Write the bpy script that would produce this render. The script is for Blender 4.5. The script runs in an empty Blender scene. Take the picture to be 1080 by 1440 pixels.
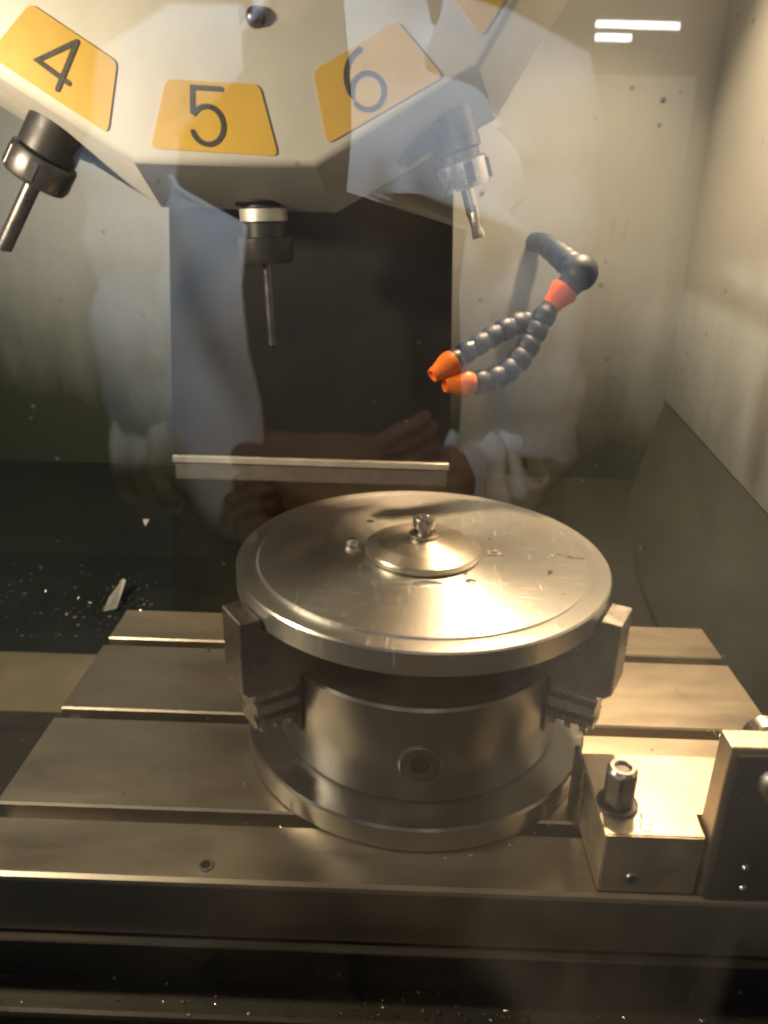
import bpy, bmesh, math, random
from mathutils import Vector, Matrix
random.seed(7)
PI = math.pi
sc = bpy.context.scene
C = sc.collection

# ------------------------------------------------------------------ camera
cam_d = bpy.data.cameras.new('camera'); cam = bpy.data.objects.new('camera', cam_d); C.objects.link(cam)
cam_d.sensor_fit = 'VERTICAL'; cam_d.sensor_height = 36; cam_d.lens = 27.0
cam_d.dof.use_dof = True; cam_d.dof.focus_distance = 0.62; cam_d.dof.aperture_fstop = 8.0
cam_d.clip_start = 0.01; cam_d.clip_end = 60
CR = Vector((0.99944476, 0.02266639, 0.02442157)); CU = Vector((-0.03107406, 0.36957633, 0.92868064)); CF = Vector((-0.0120242, 0.92892388, -0.37007546))
CM = Matrix(((CR.x, CU.x, -CF.x, 0), (CR.y, CU.y, -CF.y, 0), (CR.z, CU.z, -CF.z, 0.4340831), (0, 0, 0, 1)))
cam.matrix_world = CM
sc.camera = cam

# ------------------------------------------------------------------ world, lamps, exposure
w = bpy.data.worlds.new('World'); sc.world = w; w.use_nodes = True
bg = w.node_tree.nodes['Background']; bg.inputs[0].default_value = (0.75, 0.8, 0.9, 1); bg.inputs[1].default_value = 0.05

def area(name, loc, target, size, power, col, sy=None, spread=PI):
    l = bpy.data.lights.new(name, 'AREA'); l.energy = power; l.color = col; l.size = size; l.spread = spread
    if sy: l.shape = 'RECTANGLE'; l.size_y = sy
    o = bpy.data.objects.new(name, l); C.objects.link(o); o.location = loc
    o.rotation_euler = (Vector(target) - Vector(loc)).to_track_quat('-Z', 'Y').to_euler()
    return o
LAMP_A = Vector((0.26, 0.95, 0.94)); LAMP_B = Vector((-0.64, 0.385, 0.56))
area('work_light', LAMP_A, (0.18, 0.52, 0.0), 0.06, 9.8, (1.0, 0.69, 0.40), spread=math.radians(115))
area('work_light', LAMP_B, (-0.20, 0.72, 0.30), 0.07, 5.4, (1.0, 0.83, 0.60), spread=math.radians(140))
area('added_light', (-0.2, 0.75, 2.05), (-0.06, -0.3, 0.3), 1.3, 132.0, (0.62, 0.79, 1.0), sy=0.15)  # unseen lamp added over the machine to brighten the reflected person
area('added_light', (2.2, -5.0, 2.4), (1.75, -6.0, 0.8), 1.0, 28.0, (0.95, 0.97, 1.0), sy=0.2)  # unseen lamp added in the workshop to brighten the reflected cupboard
sc.view_settings.view_transform = 'Standard'; sc.view_settings.look = 'None'
sc.view_settings.exposure = 0.0; sc.view_settings.gamma = 1.0
sc.render.engine = 'CYCLES'
sc.cycles.max_bounces = 10; sc.cycles.transparent_max_bounces = 16; sc.cycles.caustics_reflective = False; sc.cycles.caustics_refractive = False
sc.cycles.sample_clamp_indirect = 4.0; sc.cycles.filter_width = 2.4

# ------------------------------------------------------------------ materials
M = {}
def nodes(name):
    m = bpy.data.materials.new(name); m.use_nodes = True
    nt = m.node_tree; b = nt.nodes['Principled BSDF']; M[name] = m
    return m, nt, b
def tex(nt, scale, detail=4, rough=0.6, stretch=None, kind='noise'):
    tc = nt.nodes.new('ShaderNodeTexCoord'); mp = nt.nodes.new('ShaderNodeMapping')
    nt.links.new(tc.outputs['Object'], mp.inputs[0])
    if stretch: mp.inputs['Scale'].default_value = stretch
    n = nt.nodes.new('ShaderNodeTexNoise'); n.inputs['Scale'].default_value = scale; n.inputs['Detail'].default_value = detail; n.inputs['Roughness'].default_value = rough
    nt.links.new(mp.outputs[0], n.inputs['Vector'])
    return n.outputs[0]
def ramp(nt, src, stops):
    r = nt.nodes.new('ShaderNodeValToRGB'); e = r.color_ramp.elements
    while len(e) < len(stops): e.new(0.5)
    for k, (p, c) in enumerate(stops):
        e[k].position = p; e[k].color = (*c, 1) if len(c) == 3 else c
    nt.links.new(src, r.inputs[0]); return r.outputs[0]
def g(v): return (v, v, v)
def sc3(c, k): return tuple(min(1, x * k) for x in c)
def bump(nt, b, src, strength, dist=0.001):
    bp = nt.nodes.new('ShaderNodeBump'); bp.inputs['Strength'].default_value = strength; bp.inputs['Distance'].default_value = dist
    nt.links.new(src, bp.inputs['Height']); nt.links.new(bp.outputs[0], b.inputs['Normal'])
def surf(name, col, rough=0.5, metal=0.0, scale=30, var=0.25, rvar=0.15, bmp=0.1, stretch=None, spec=None, dist=0.001, bscale=None):
    m, nt, b = nodes(name)
    n = tex(nt, scale, 6, 0.65, stretch)
    nt.links.new(ramp(nt, n, [(0.25, sc3(col, 1 - var)), (0.75, sc3(col, 1 + var))]), b.inputs['Base Color'])
    nt.links.new(ramp(nt, tex(nt, scale * 0.6, 5, 0.7, stretch), [(0.3, g(max(0.03, rough - rvar))), (0.7, g(min(1, rough + rvar)))]), b.inputs['Roughness'])
    b.inputs['Metallic'].default_value = metal
    if spec is not None: b.inputs['Specular IOR Level'].default_value = spec
    if bmp: bump(nt, b, tex(nt, bscale or scale * 4, 4, 0.6, stretch), bmp, dist)
    return m
# machined aluminium with turned (concentric) marks
def turned(name, col, rough, aniso, ring=900, rvar=0.03, spot=0.08):
    m, nt, b = nodes(name)
    tc = nt.nodes.new('ShaderNodeTexCoord'); sx = nt.nodes.new('ShaderNodeSeparateXYZ'); nt.links.new(tc.outputs['Object'], sx.inputs[0])
    cx = nt.nodes.new('ShaderNodeCombineXYZ'); nt.links.new(sx.outputs[0], cx.inputs[0]); nt.links.new(sx.outputs[1], cx.inputs[1])
    ln = nt.nodes.new('ShaderNodeVectorMath'); ln.operation = 'LENGTH'; nt.links.new(cx.outputs[0], ln.inputs[0])
    n = nt.nodes.new('ShaderNodeTexNoise'); n.noise_dimensions = '1D'; n.inputs['Scale'].default_value = ring; n.inputs['Detail'].default_value = 3
    nt.links.new(ln.outputs['Value'], n.inputs['W'])
    sm = tex(nt, 7, 2, 0.5)
    mx = nt.nodes.new('ShaderNodeMath'); mx.operation = 'MULTIPLY_ADD'; mx.inputs[1].default_value = 0.25; nt.links.new(n.outputs[0], mx.inputs[0]); nt.links.new(sm, mx.inputs[2])
    nt.links.new(ramp(nt, mx.outputs[0], [(0.35, sc3(col, 1 - spot)), (0.85, sc3(col, 1 + spot * 0.5))]), b.inputs['Base Color'])
    nt.links.new(ramp(nt, mx.outputs[0], [(0.35, g(rough + rvar)), (0.85, g(max(0.05, rough - rvar)))]), b.inputs['Roughness'])
    s1 = ramp(nt, tex(nt, 30, 3, 0.6, (1, 22, 1)), [(0.60, g(0)), (0.72, g(1))]); s2 = ramp(nt, tex(nt, 26, 3, 0.6, (17, 1.5, 1)), [(0.62, g(0)), (0.74, g(1))])
    sa = nt.nodes.new('ShaderNodeMath'); sa.operation = 'MAXIMUM'; nt.links.new(s1, sa.inputs[0]); nt.links.new(s2, sa.inputs[1])
    ra = nt.nodes.new('ShaderNodeMath'); ra.operation = 'MULTIPLY_ADD'; ra.inputs[1].default_value = 0.16; nt.links.new(sa.outputs[0], ra.inputs[0])
    nt.links.new(b.inputs['Roughness'].links[0].from_socket, ra.inputs[2]); nt.links.new(ra.outputs[0], b.inputs['Roughness'])
    b.inputs['Metallic'].default_value = 1.0; b.inputs['Anisotropic'].default_value = aniso; b.inputs['Anisotropic Rotation'].default_value = 0.25
    tg = nt.nodes.new('ShaderNodeTangent'); tg.direction_type = 'RADIAL'; tg.axis = 'Z'; nt.links.new(tg.outputs[0], b.inputs['Tangent'])
    bump(nt, b, n.outputs[0], 0.12, 0.0003)
    return m
turned('turned_aluminium', (0.66, 0.65, 0.62), 0.33, 0.62)
turned('turned_cap', (0.74, 0.68, 0.58), 0.32, 0.62)
turned('chuck_steel', (0.28, 0.272, 0.26), 0.30, 0.35, ring=500)
surf('table_steel', (0.43, 0.38, 0.30), 0.42, 1.0, scale=9, var=0.22, rvar=0.10, bmp=0.08, stretch=(0.6, 2.0, 1), bscale=220, dist=0.0004)
surf('jaw_steel', (0.42, 0.39, 0.36), 0.33, 1.0, scale=30, var=0.2, bmp=0.06, bscale=300, dist=0.0004)
surf('black_steel', (0.035, 0.033, 0.032), 0.45, 0.4, scale=40, var=0.3, bmp=0.08)
surf('bright_steel', (0.62, 0.60, 0.56), 0.26, 1.0, scale=60, var=0.12, rvar=0.06, bmp=0.02, dist=0.0003)
surf('grey_steel', (0.34, 0.34, 0.33), 0.4, 1.0, scale=60, var=0.2, bmp=0.05)
surf('dark_holder', (0.14, 0.13, 0.13), 0.38, 0.9, scale=60, var=0.3, bmp=0.05)
surf('block_aluminium', (0.60, 0.52, 0.41), 0.52, 1.0, scale=35, var=0.25, rvar=0.15, bmp=0.15, bscale=200, dist=0.0005)
surf('turret_paint', (0.58, 0.555, 0.49), 0.42, 0.0, scale=9, var=0.12, rvar=0.1, bmp=0.04)
surf('plate_yellow', (0.62, 0.39, 0.055), 0.42, 0.0, scale=20, var=0.08, rvar=0.1, bmp=0.03)
surf('digit_grey', (0.04, 0.037, 0.026), 0.6, 0.0, scale=90, var=0.35, bmp=0)
surf('column_black', (0.008, 0.0075, 0.008), 0.5, 0.0, scale=12, var=0.4, rvar=0.12, bmp=0.05, spec=0.3)
surf('strip_steel', (0.60, 0.58, 0.52), 0.45, 0.7, scale=40, var=0.15, bmp=0.05)
surf('wiper_rubber', (0.10, 0.095, 0.085), 0.55, 0.0, scale=40, var=0.3, bmp=0.1)
surf('blue_plastic', (0.006, 0.020, 0.050), 0.5, 0.0, scale=50, var=0.3, bmp=0.05)
surf('orange_plastic', (0.80, 0.17, 0.02), 0.42, 0.0, scale=50, var=0.12, bmp=0.04)
surf('red_plastic', (0.60, 0.10, 0.035), 0.42, 0.0, scale=50, var=0.12, bmp=0.04)
surf('chute_steel', (0.011, 0.016, 0.008), 0.85, 0.0, scale=8, var=0.5, rvar=0.2, bmp=0.3, bscale=60, dist=0.002)
surf('cover_steel', (0.20, 0.18, 0.13), 0.5, 0.5, scale=10, var=0.25, rvar=0.12, bmp=0.1)
surf('saddle_iron', (0.055, 0.048, 0.036), 0.5, 0.5, scale=16, var=0.5, rvar=0.15, bmp=0.3, stretch=(0.4, 1, 2), dist=0.002)
surf('white_cotton', (0.78, 0.78, 0.79), 0.85, 0.0, scale=60, var=0.05, bmp=0.1, bscale=160)
surf('dark_shirt', (0.007, 0.007, 0.009), 0.9, 0.0, scale=60, var=0.2, bmp=0.2, bscale=700)
surf('brown_trousers', (0.075, 0.055, 0.042), 0.9, 0.0, scale=60, var=0.2, bmp=0.3, bscale=700)
surf('beige_knit', (0.50, 0.44, 0.35), 0.9, 0.0, scale=60, var=0.15, bmp=0.4, bscale=500)
surf('skin', (0.21, 0.105, 0.07), 0.55, 0.0, scale=80, var=0.08, bmp=0.1, bscale=500)
surf('hair', (0.02, 0.015, 0.012), 0.6, 0.0, scale=200, var=0.3, bmp=0.4, bscale=500)
surf('eye_white', (0.7, 0.68, 0.65), 0.3, 0.0, var=0.02, bmp=0)
surf('shoe_leather', (0.02, 0.02, 0.02), 0.5, 0.0, bmp=0.1)
surf('concrete', (0.06, 0.06, 0.058), 0.7, 0.0, scale=3, var=0.3, bmp=0.2)
surf('cupboard_grey', (0.42, 0.42, 0.40), 0.5, 0.0, scale=6, var=0.05, bmp=0.03)
surf('frame_paint', (0.30, 0.30, 0.28), 0.5, 0.0, scale=8, var=0.08, bmp=0.05)
surf('chip_metal', (0.75, 0.72, 0.66), 0.25, 1.0, scale=200, var=0.2, bmp=0.1)
# painted cabinet sheet, darkening raggedly to green-black towards its lower edge
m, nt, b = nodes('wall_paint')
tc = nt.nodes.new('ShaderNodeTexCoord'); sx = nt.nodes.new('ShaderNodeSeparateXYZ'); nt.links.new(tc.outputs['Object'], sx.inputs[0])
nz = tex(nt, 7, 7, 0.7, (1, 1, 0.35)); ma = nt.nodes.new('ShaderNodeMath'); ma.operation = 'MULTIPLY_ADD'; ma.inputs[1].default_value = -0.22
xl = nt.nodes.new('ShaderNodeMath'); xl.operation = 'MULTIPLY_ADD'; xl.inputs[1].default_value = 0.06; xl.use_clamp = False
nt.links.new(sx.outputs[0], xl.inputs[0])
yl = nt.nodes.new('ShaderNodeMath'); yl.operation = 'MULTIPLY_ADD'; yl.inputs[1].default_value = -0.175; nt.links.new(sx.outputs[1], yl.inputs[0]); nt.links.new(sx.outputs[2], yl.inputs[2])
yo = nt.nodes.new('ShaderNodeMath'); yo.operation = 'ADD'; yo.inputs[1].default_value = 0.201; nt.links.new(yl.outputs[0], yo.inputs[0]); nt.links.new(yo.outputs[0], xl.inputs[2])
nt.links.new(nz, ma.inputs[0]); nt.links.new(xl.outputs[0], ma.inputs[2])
low_dark = ramp(nt, ma.outputs[0], [(0.0, g(1.0)), (0.10, g(0.70)), (0.29, g(0.0))])
pale_paint = ramp(nt, tex(nt, 5, 6, 0.7), [(0.3, (0.39, 0.43, 0.46)), (0.7, (0.46, 0.50, 0.53))])
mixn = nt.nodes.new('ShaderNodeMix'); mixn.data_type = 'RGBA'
nt.links.new(low_dark, mixn.inputs[0]); nt.links.new(pale_paint, mixn.inputs[6]); mixn.inputs[7].default_value = (0.024, 0.031, 0.016, 1)
# small dark splash dots
vo = nt.nodes.new('ShaderNodeTexVoronoi'); vo.inputs['Scale'].default_value = 22; nt.links.new(tc.outputs['Object'], vo.inputs['Vector'])
dots = ramp(nt, vo.outputs['Distance'], [(0.06, g(0.55)), (0.10, g(0.0))])
mix2 = nt.nodes.new('ShaderNodeMix'); mix2.data_type = 'RGBA'; nt.links.new(dots, mix2.inputs[0]); nt.links.new(mixn.outputs[2], mix2.inputs[6]); mix2.inputs[7].default_value = (0.09, 0.085, 0.06, 1)
nt.links.new(mix2.outputs[2], b.inputs['Base Color']); b.inputs['Roughness'].default_value = 0.45
bump(nt, b, tex(nt, 40, 4), 0.06)
# window glass: clear sheet, mirror reflection off both faces, a thin film of dried mist
m = bpy.data.materials.new('window_glass'); m.use_nodes = True; nt = m.node_tree; nt.nodes.clear(); M['window_glass'] = m
out = nt.nodes.new('ShaderNodeOutputMaterial'); tr = nt.nodes.new('ShaderNodeBsdfTransparent'); gl = nt.nodes.new('ShaderNodeBsdfGlossy'); gl.inputs['Roughness'].default_value = 0.0
tr.inputs[0].default_value = (0.985, 0.985, 0.965, 1)
mx = nt.nodes.new('ShaderNodeMixShader'); mx.inputs[0].default_value = 0.07
nt.links.new(tr.outputs[0], mx.inputs[1]); nt.links.new(gl.outputs[0], mx.inputs[2])
tl = nt.nodes.new('ShaderNodeBsdfTranslucent'); tl.inputs[0].default_value = (0.66, 0.72, 0.80, 1)
mx2 = nt.nodes.new('ShaderNodeMixShader')
sm = tex(nt, 9, 6, 0.65, (1, 1, 0.55)); sm2 = tex(nt, 3.2, 3, 0.5, (1, 1, 0.7))
mm = nt.nodes.new('ShaderNodeMath'); mm.operation = 'MULTIPLY'
nt.links.new(ramp(nt, sm, [(0.3, g(0.12)), (0.75, g(1.0))]), mm.inputs[0]); nt.links.new(ramp(nt, sm2, [(0.38, g(0.004)), (0.70, g(0.055))]), mm.inputs[1])
nt.links.new(mm.outputs[0], mx2.inputs[0])
nt.links.new(mx.outputs[0], mx2.inputs[1]); nt.links.new(tl.outputs[0], mx2.inputs[2]); nt.links.new(mx2.outputs[0], out.inputs[0])
def emis(name, col, s):
    m, nt, b = nodes(name); b.inputs['Base Color'].default_value = (*col, 1); b.inputs['Emission Color'].default_value = (*col, 1); b.inputs['Emission Strength'].default_value = s
emis('tube_light', (1.0, 0.98, 0.95), 14.0); emis('lamp_lens', (1.0, 0.78, 0.45), 6.0)

# ------------------------------------------------------------------ mesh helpers
def obj(name, bm, mat, parent=None, loc=None, smooth=None):
    bmesh.ops.recalc_face_normals(bm, faces=bm.faces)
    me = bpy.data.meshes.new(name); bm.to_mesh(me); bm.free()
    if mat: me.materials.append(M[mat])
    o = bpy.data.objects.new(name, me); C.objects.link(o)
    if parent: o.parent = parent
    if loc: o.location = loc
    if smooth:
        me.polygons.foreach_set('use_smooth', [True] * len(me.polygons)); me.set_sharp_from_angle(angle=math.radians(smooth))
    return o
def tag(o, label, cat, group=None, kind=None):
    o['label'] = label; o['category'] = cat
    if group: o['group'] = group
    if kind: o['kind'] = kind
    return o
def thing(name, label, cat, loc=(0, 0, 0), rot=(0, 0, 0), group=None):
    o = bpy.data.objects.new(name, None); C.objects.link(o); o.location = loc; o.rotation_euler = rot; o.empty_display_size = 0.02
    return tag(o, label, cat, group)
def struct(name, bm, mat, **k):
    o = obj(name, bm, mat, **k); o['kind'] = 'structure'; return o
def add(bm, vs, fs):
    v = [bm.verts.new(p) for p in vs]
    for f in fs: bm.faces.new([v[i] for i in f])
    return v
def box(x0, x1, y0, y1, z0, z1, bev=0.0, seg=2, bm=None):
    t = bmesh.new()
    add(t, [(x0, y0, z0), (x1, y0, z0), (x1, y1, z0), (x0, y1, z0), (x0, y0, z1), (x1, y0, z1), (x1, y1, z1), (x0, y1, z1)],
        [(0, 3, 2, 1), (4, 5, 6, 7), (0, 1, 5, 4), (1, 2, 6, 5), (2, 3, 7, 6), (3, 0, 4, 7)])
    if bev: bmesh.ops.bevel(t, geom=t.edges[:], offset=bev, segments=seg, affect='EDGES', profile=0.5)
    return merge(bm, t)
def merge(bm, t):
    if bm is None: return t
    me = bpy.data.meshes.new('tmp'); t.to_mesh(me); t.free(); bm.from_mesh(me); bpy.data.meshes.remove(me); return bm
def prism(pts, y0, y1, axis='Y', bm=None):
    t = bmesh.new(); n = len(pts)
    if axis == 'Y': mk = lambda p, d: (p[0], d, p[1])
    elif axis == 'X': mk = lambda p, d: (d, p[0], p[1])
    else: mk = lambda p, d: (p[0], p[1], d)
    vs = [mk(p, y0) for p in pts] + [mk(p, y1) for p in pts]
    add(t, vs, [tuple(range(n)), tuple(range(2 * n - 1, n - 1, -1))] + [(i, (i + 1) % n, n + (i + 1) % n, n + i) for i in range(n)])
    return merge(bm, t)
def lathe(prof, n=64, bm=None, mat=None):
    """prof: list of (r, z); closed at the axis where r == 0"""
    t = bmesh.new(); rings = []
    for r, z in prof:
        if r <= 1e-9: rings.append([t.verts.new((0, 0, z))])
        else: rings.append([t.verts.new((r * math.cos(2 * PI * k / n), r * math.sin(2 * PI * k / n), z)) for k in range(n)])
    for a, b_ in zip(rings, rings[1:]):
        for k in range(n):
            k2 = (k + 1) % n
            if len(a) == 1 and len(b_) == 1: continue
            if len(a) == 1: t.faces.new((a[0], b_[k], b_[k2]))
            elif len(b_) == 1: t.faces.new((a[k], a[k2], b_[0]))
            else: t.faces.new((a[k], a[k2], b_[k2], b_[k]))
    if mat is not None: t.transform(mat)
    return merge(bm, t)
def frame_to(d):
    return Vector(d).normalized().to_track_quat('Z', 'Y').to_matrix().to_4x4()
def tube(pts, rad, n=10, bm=None, caps=True):
    t = bmesh.new(); P = [Vector(p) for p in pts]; R = rad if isinstance(rad, (list, tuple)) else [rad] * len(P)
    rings = []; up = None
    for i, p in enumerate(P):
        d = (P[min(i + 1, len(P) - 1)] - P[max(i - 1, 0)]).normalized()
        if up is None: up = d.orthogonal().normalized()
        up = (up - d * up.dot(d)).normalized(); s = d.cross(up)
        rings.append([t.verts.new(p + (up * math.cos(2 * PI * k / n) + s * math.sin(2 * PI * k / n)) * R[i]) for k in range(n)])
    for a, b_ in zip(rings, rings[1:]):
        for k in range(n): t.faces.new((a[k], a[(k + 1) % n], b_[(k + 1) % n], b_[k]))
    if caps: t.faces.new(rings[0][::-1]); t.faces.new(rings[-1])
    return merge(bm, t)
def bez(p0, p1, p2, p3, n):
    a, b_, c, d = map(Vector, (p0, p1, p2, p3)); o = []
    for i in range(n + 1):
        t = i / n; o.append(a * (1 - t) ** 3 + b_ * 3 * t * (1 - t) ** 2 + c * 3 * t * t * (1 - t) + d * t ** 3)
    return o

# ================================================================== the setting
FZ = -0.90
struct('floor', box(-6, 6, -14, 3, FZ - 0.05, FZ), 'concrete')
# machine cabinet: back, right and left sheets bent inwards at the foot, and its roof
def sheet(pts, a, b, axis, th=0.003):
    """a bent sheet: profile pts (d, z) swept between a and b"""
    lo = [(p[0], p[1]) for p in pts]; hi = [(p[0] + th, p[1] - th * 0.3) for p in reversed(pts)]
    return prism(lo + hi, a, b, axis)
def cove(d0, z0, d1, z1, n=6):
    o = []
    for i in range(n + 1):
        t = i / n * PI / 2; o.append((d0 + (d1 - d0) * (1 - math.cos(t)), z0 + (z1 - z0) * math.sin(t)))
    return o
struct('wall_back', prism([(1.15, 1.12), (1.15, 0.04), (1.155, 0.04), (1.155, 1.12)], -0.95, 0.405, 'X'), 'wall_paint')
bm = bmesh.new()
add(bm, [(0.405, 1.15, 1.12), (0.405, 1.15, 0.172), (0.47, 0.34, 0.03), (0.47, 0.34, 1.12), (0.411, 1.15, 1.12), (0.411, 1.15, 0.172), (0.476, 0.34, 0.03), (0.476, 0.34, 1.12)],
    [(0, 1, 2, 3), (7, 6, 5, 4), (0, 4, 5, 1), (1, 5, 6, 2), (2, 6, 7, 3), (3, 7, 4, 0)])
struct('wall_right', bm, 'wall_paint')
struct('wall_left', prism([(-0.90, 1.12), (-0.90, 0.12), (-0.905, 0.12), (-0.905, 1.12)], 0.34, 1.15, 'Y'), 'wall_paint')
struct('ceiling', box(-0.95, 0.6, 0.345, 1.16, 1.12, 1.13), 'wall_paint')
# chip tray: dark sloping steel behind and beside the table
bm = bmesh.new()
add(bm, [(-0.95, 1.149, 0.045), (0.41, 1.149, 0.045), (0.41, 1.02, -0.04), (-0.95, 1.02, -0.06), (0.41, 0.90, -0.10), (-0.95, 0.90, -0.14), (0.41, 0.76, -0.20), (-0.95, 0.76, -0.24), (0.41, 0.30, -0.28), (-0.95, 0.30, -0.28)],
    [(0, 1, 2, 3), (3, 2, 4, 5), (5, 4, 6, 7), (7, 6, 8, 9)])
bmesh.ops.solidify(bm, geom=bm.faces[:], thickness=0.004)
struct('chip_tray', bm, 'chute_steel')
bm = bmesh.new()
add(bm, [(0.404, 1.146, 0.17), (0.469, 0.34, 0.028), (0.40, 0.34, -0.24), (0.345, 1.1, -0.02), (0.42, 1.146, 0.16), (0.49, 0.34, 0.012), (0.41, 0.34, -0.26), (0.36, 1.1, -0.05)],
    [(0, 1, 2, 3), (7, 6, 5, 4), (0, 4, 5, 1), (1, 5, 6, 2), (2, 6, 7, 3), (3, 7, 4, 0)])
struct('chip_chute', bm, 'chute_steel')
struct('way_cover', box(-0.89, -0.315, 0.345, 0.858, -0.135, -0.12, 0.003), 'cover_steel')

# ================================================================== table
TX0, TX1, TY0, TY1 = -0.2986, 0.3514, 0.3923, 0.7656
table = thing('machine_table', 'grey steel milling table with long parallel T-slots under the chuck', 'machine table', (0, 0, 0))
ch = 0.0016; prof = [(TY0, -0.05), (TY0, -0.0042), (TY0 + 0.0010, -0.0014), (TY0 + 0.0042, 0)]
for s in (0.4603, 0.5811, 0.7040):
    a, b_ = s - 0.0135, s
    prof += [(a - ch, 0), (a, -ch), (a, -0.014), (a - 0.005, -0.014), (a - 0.005, -0.026), (b_ + 0.005, -0.026), (b_ + 0.005, -0.014), (b_, -0.014), (b_, -ch), (b_ + ch, 0)]
prof += [(TY1 - ch, 0), (TY1, -ch), (TY1, -0.05)]
t = prism(prof, TX0, TX1, 'X')
obj('table_top', t, 'table_steel', table)
obj('table_skirt', box(TX0 + 0.01, TX1 - 0.01, TY0 + 0.006, TY1 - 0.006, -0.105, -0.0505, 0.002), 'saddle_iron', table)
obj('drip_lip', box(TX0 - 0.02, TX1 + 0.02, TY0 - 0.006, TY0 + 0.0055, -0.058, -0.0535, 0.001, 1), 'saddle_iron', table)
obj('saddle', box(TX0 - 0.3, TX1 + 0.1, TY0 - 0.022, TY1 - 0.05, -0.20, -0.1055, 0.004), 'saddle_iron', table)
obj('rail', box(TX0 - 0.28, TX1 + 0.02, TY0 - 0.032, TY0 - 0.0225, -0.135, -0.118, 0.002), 'saddle_iron', table)
for x, y in ((-0.124, 0.407),):
    bmq = lathe([(0.0034, 0.0004), (0.0036, 0.0011), (0.0052, 0.0011), (0.0058, 0.0003), (0.0058, -0.004)], 20)
    r = obj('screw_plug', bmq, 'jaw_steel', table, (x, y, 0), 40)
    obj('hole', lathe([(0.0, 0.0006), (0.0035, 0.0006), (0.0035, -0.003)], 16), 'black_steel', r, None, 40)

# ================================================================== chuck
CX, CY = 0.0250, 0.571
chuck = thing('lathe_chuck', 'round three-jaw steel chuck with wide base flange bolted on the table', 'chuck', (CX, CY, 0))
obj('base_flange', lathe([(0, 0.0005), (0.1445, 0.0005), (0.146, 0.002), (0.146, 0.0195), (0.1445, 0.0215), (0.1205, 0.0215), (0, 0.0215)], 128), 'chuck_steel', chuck, None, 30)
obj('body', lathe([(0.1175, 0.0218), (0.1185, 0.0225), (0.1195, 0.026), (0.1195, 0.1025), (0.1180, 0.105), (0.108, 0.105), (0.1065, 0.1035), (0.1065, 0.100), (0.03, 0.100), (0.03, 0.06)], 128), 'chuck_steel', chuck, None, 30)
obj('face_plate', lathe([(0.031, 0.095), (0.031, 0.1035), (0.106, 0.1035), (0.106, 0.095)], 96), 'black_steel', chuck, None, 30)
# key socket on the front of the body
sk = Matrix.Translation((0.0, -0.1195, 0.058)) @ Matrix.Rotation(PI / 2, 4, 'X')
ks = obj('key_socket', lathe([(0.0075, 0.0), (0.0078, 0.0022), (0.0145, 0.0022), (0.0160, 0.0010), (0.0163, -0.006)], 40, mat=sk), 'dark_holder', chuck, None, 35)
hx = bmesh.new(); r0 = 0.0076
vs = [(r0 * math.cos(k * PI / 3), r0 * math.sin(k * PI / 3), z) for z in (0.0021, 0.0004) for k in range(6)]
add(hx, vs, [(0, 1, 7, 6), (1, 2, 8, 7), (2, 3, 9, 8), (3, 4, 10, 9), (4, 5, 11, 10), (5, 0, 6, 11), (6, 7, 8, 9, 10, 11)]); hx.transform(sk)
obj('hex_recess', hx, 'column_black', ks)
def make_jaw(ang):
    j = bpy.data.objects.new('jaw', None)
    bm = bmesh.new()
    # local X = radial, Y = tangential: stepped top jaw, the lip beside the disc standing higher
    wv = 0.0165
    pr = [(0.095, 0.106), (0.095, 0.1512), (0.1515, 0.1512), (0.1515, 0.1615), (0.1670, 0.1615), (0.1670, 0.1035), (0.1620, 0.0985), (0.121, 0.0985), (0.121, 0.106)]
    t = prism(pr, -wv, wv, 'Y')
    bmesh.ops.bevel(t, geom=t.edges[:], offset=0.0008, segments=1, affect='EDGES')
    rot = Matrix.Rotation(ang, 4, 'Z'); t.transform(rot)
    jw = obj('jaw', t, 'jaw_steel', chuck)
    # base jaw below it with ribs along its sides and scroll teeth underneath
    bm = bmesh.new()
    sec = [(-0.0135, 0.0922), (-0.0135, 0.0880), (-0.0080, 0.0870), (-0.0080, 0.0820), (-0.0150, 0.0810), (-0.0150, 0.0735), (-0.0080, 0.0725), (-0.0080, 0.0680), (-0.0135, 0.0670), (-0.0125, 0.0610), (-0.007, 0.0590)]
    sec = sec + [(-a, z) for a, z in reversed(sec)]
    prism([(s[0], s[1]) for s in sec], 0.09, 0.156, 'X', bm)
    for k in range(3):
        x = 0.122 + k * 0.0118; box(x, x + 0.0055, -0.0105, 0.0105, 0.0545, 0.0591, 0, 1, bm)
    bm.transform(rot @ Matrix.Translation((0, 0, 0.0055)))
    bj = obj('base_jaw', bm, 'bright_steel', jw)
    # dark guide slot the base jaw runs in
    s = box(0.1195, 0.1204, -0.0165, 0.0165, 0.053, 0.1045); s.transform(rot)
    obj('guide_slot', s, 'black_steel', jw)
for a in (214, 332, 93): make_jaw(math.radians(a))

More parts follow.
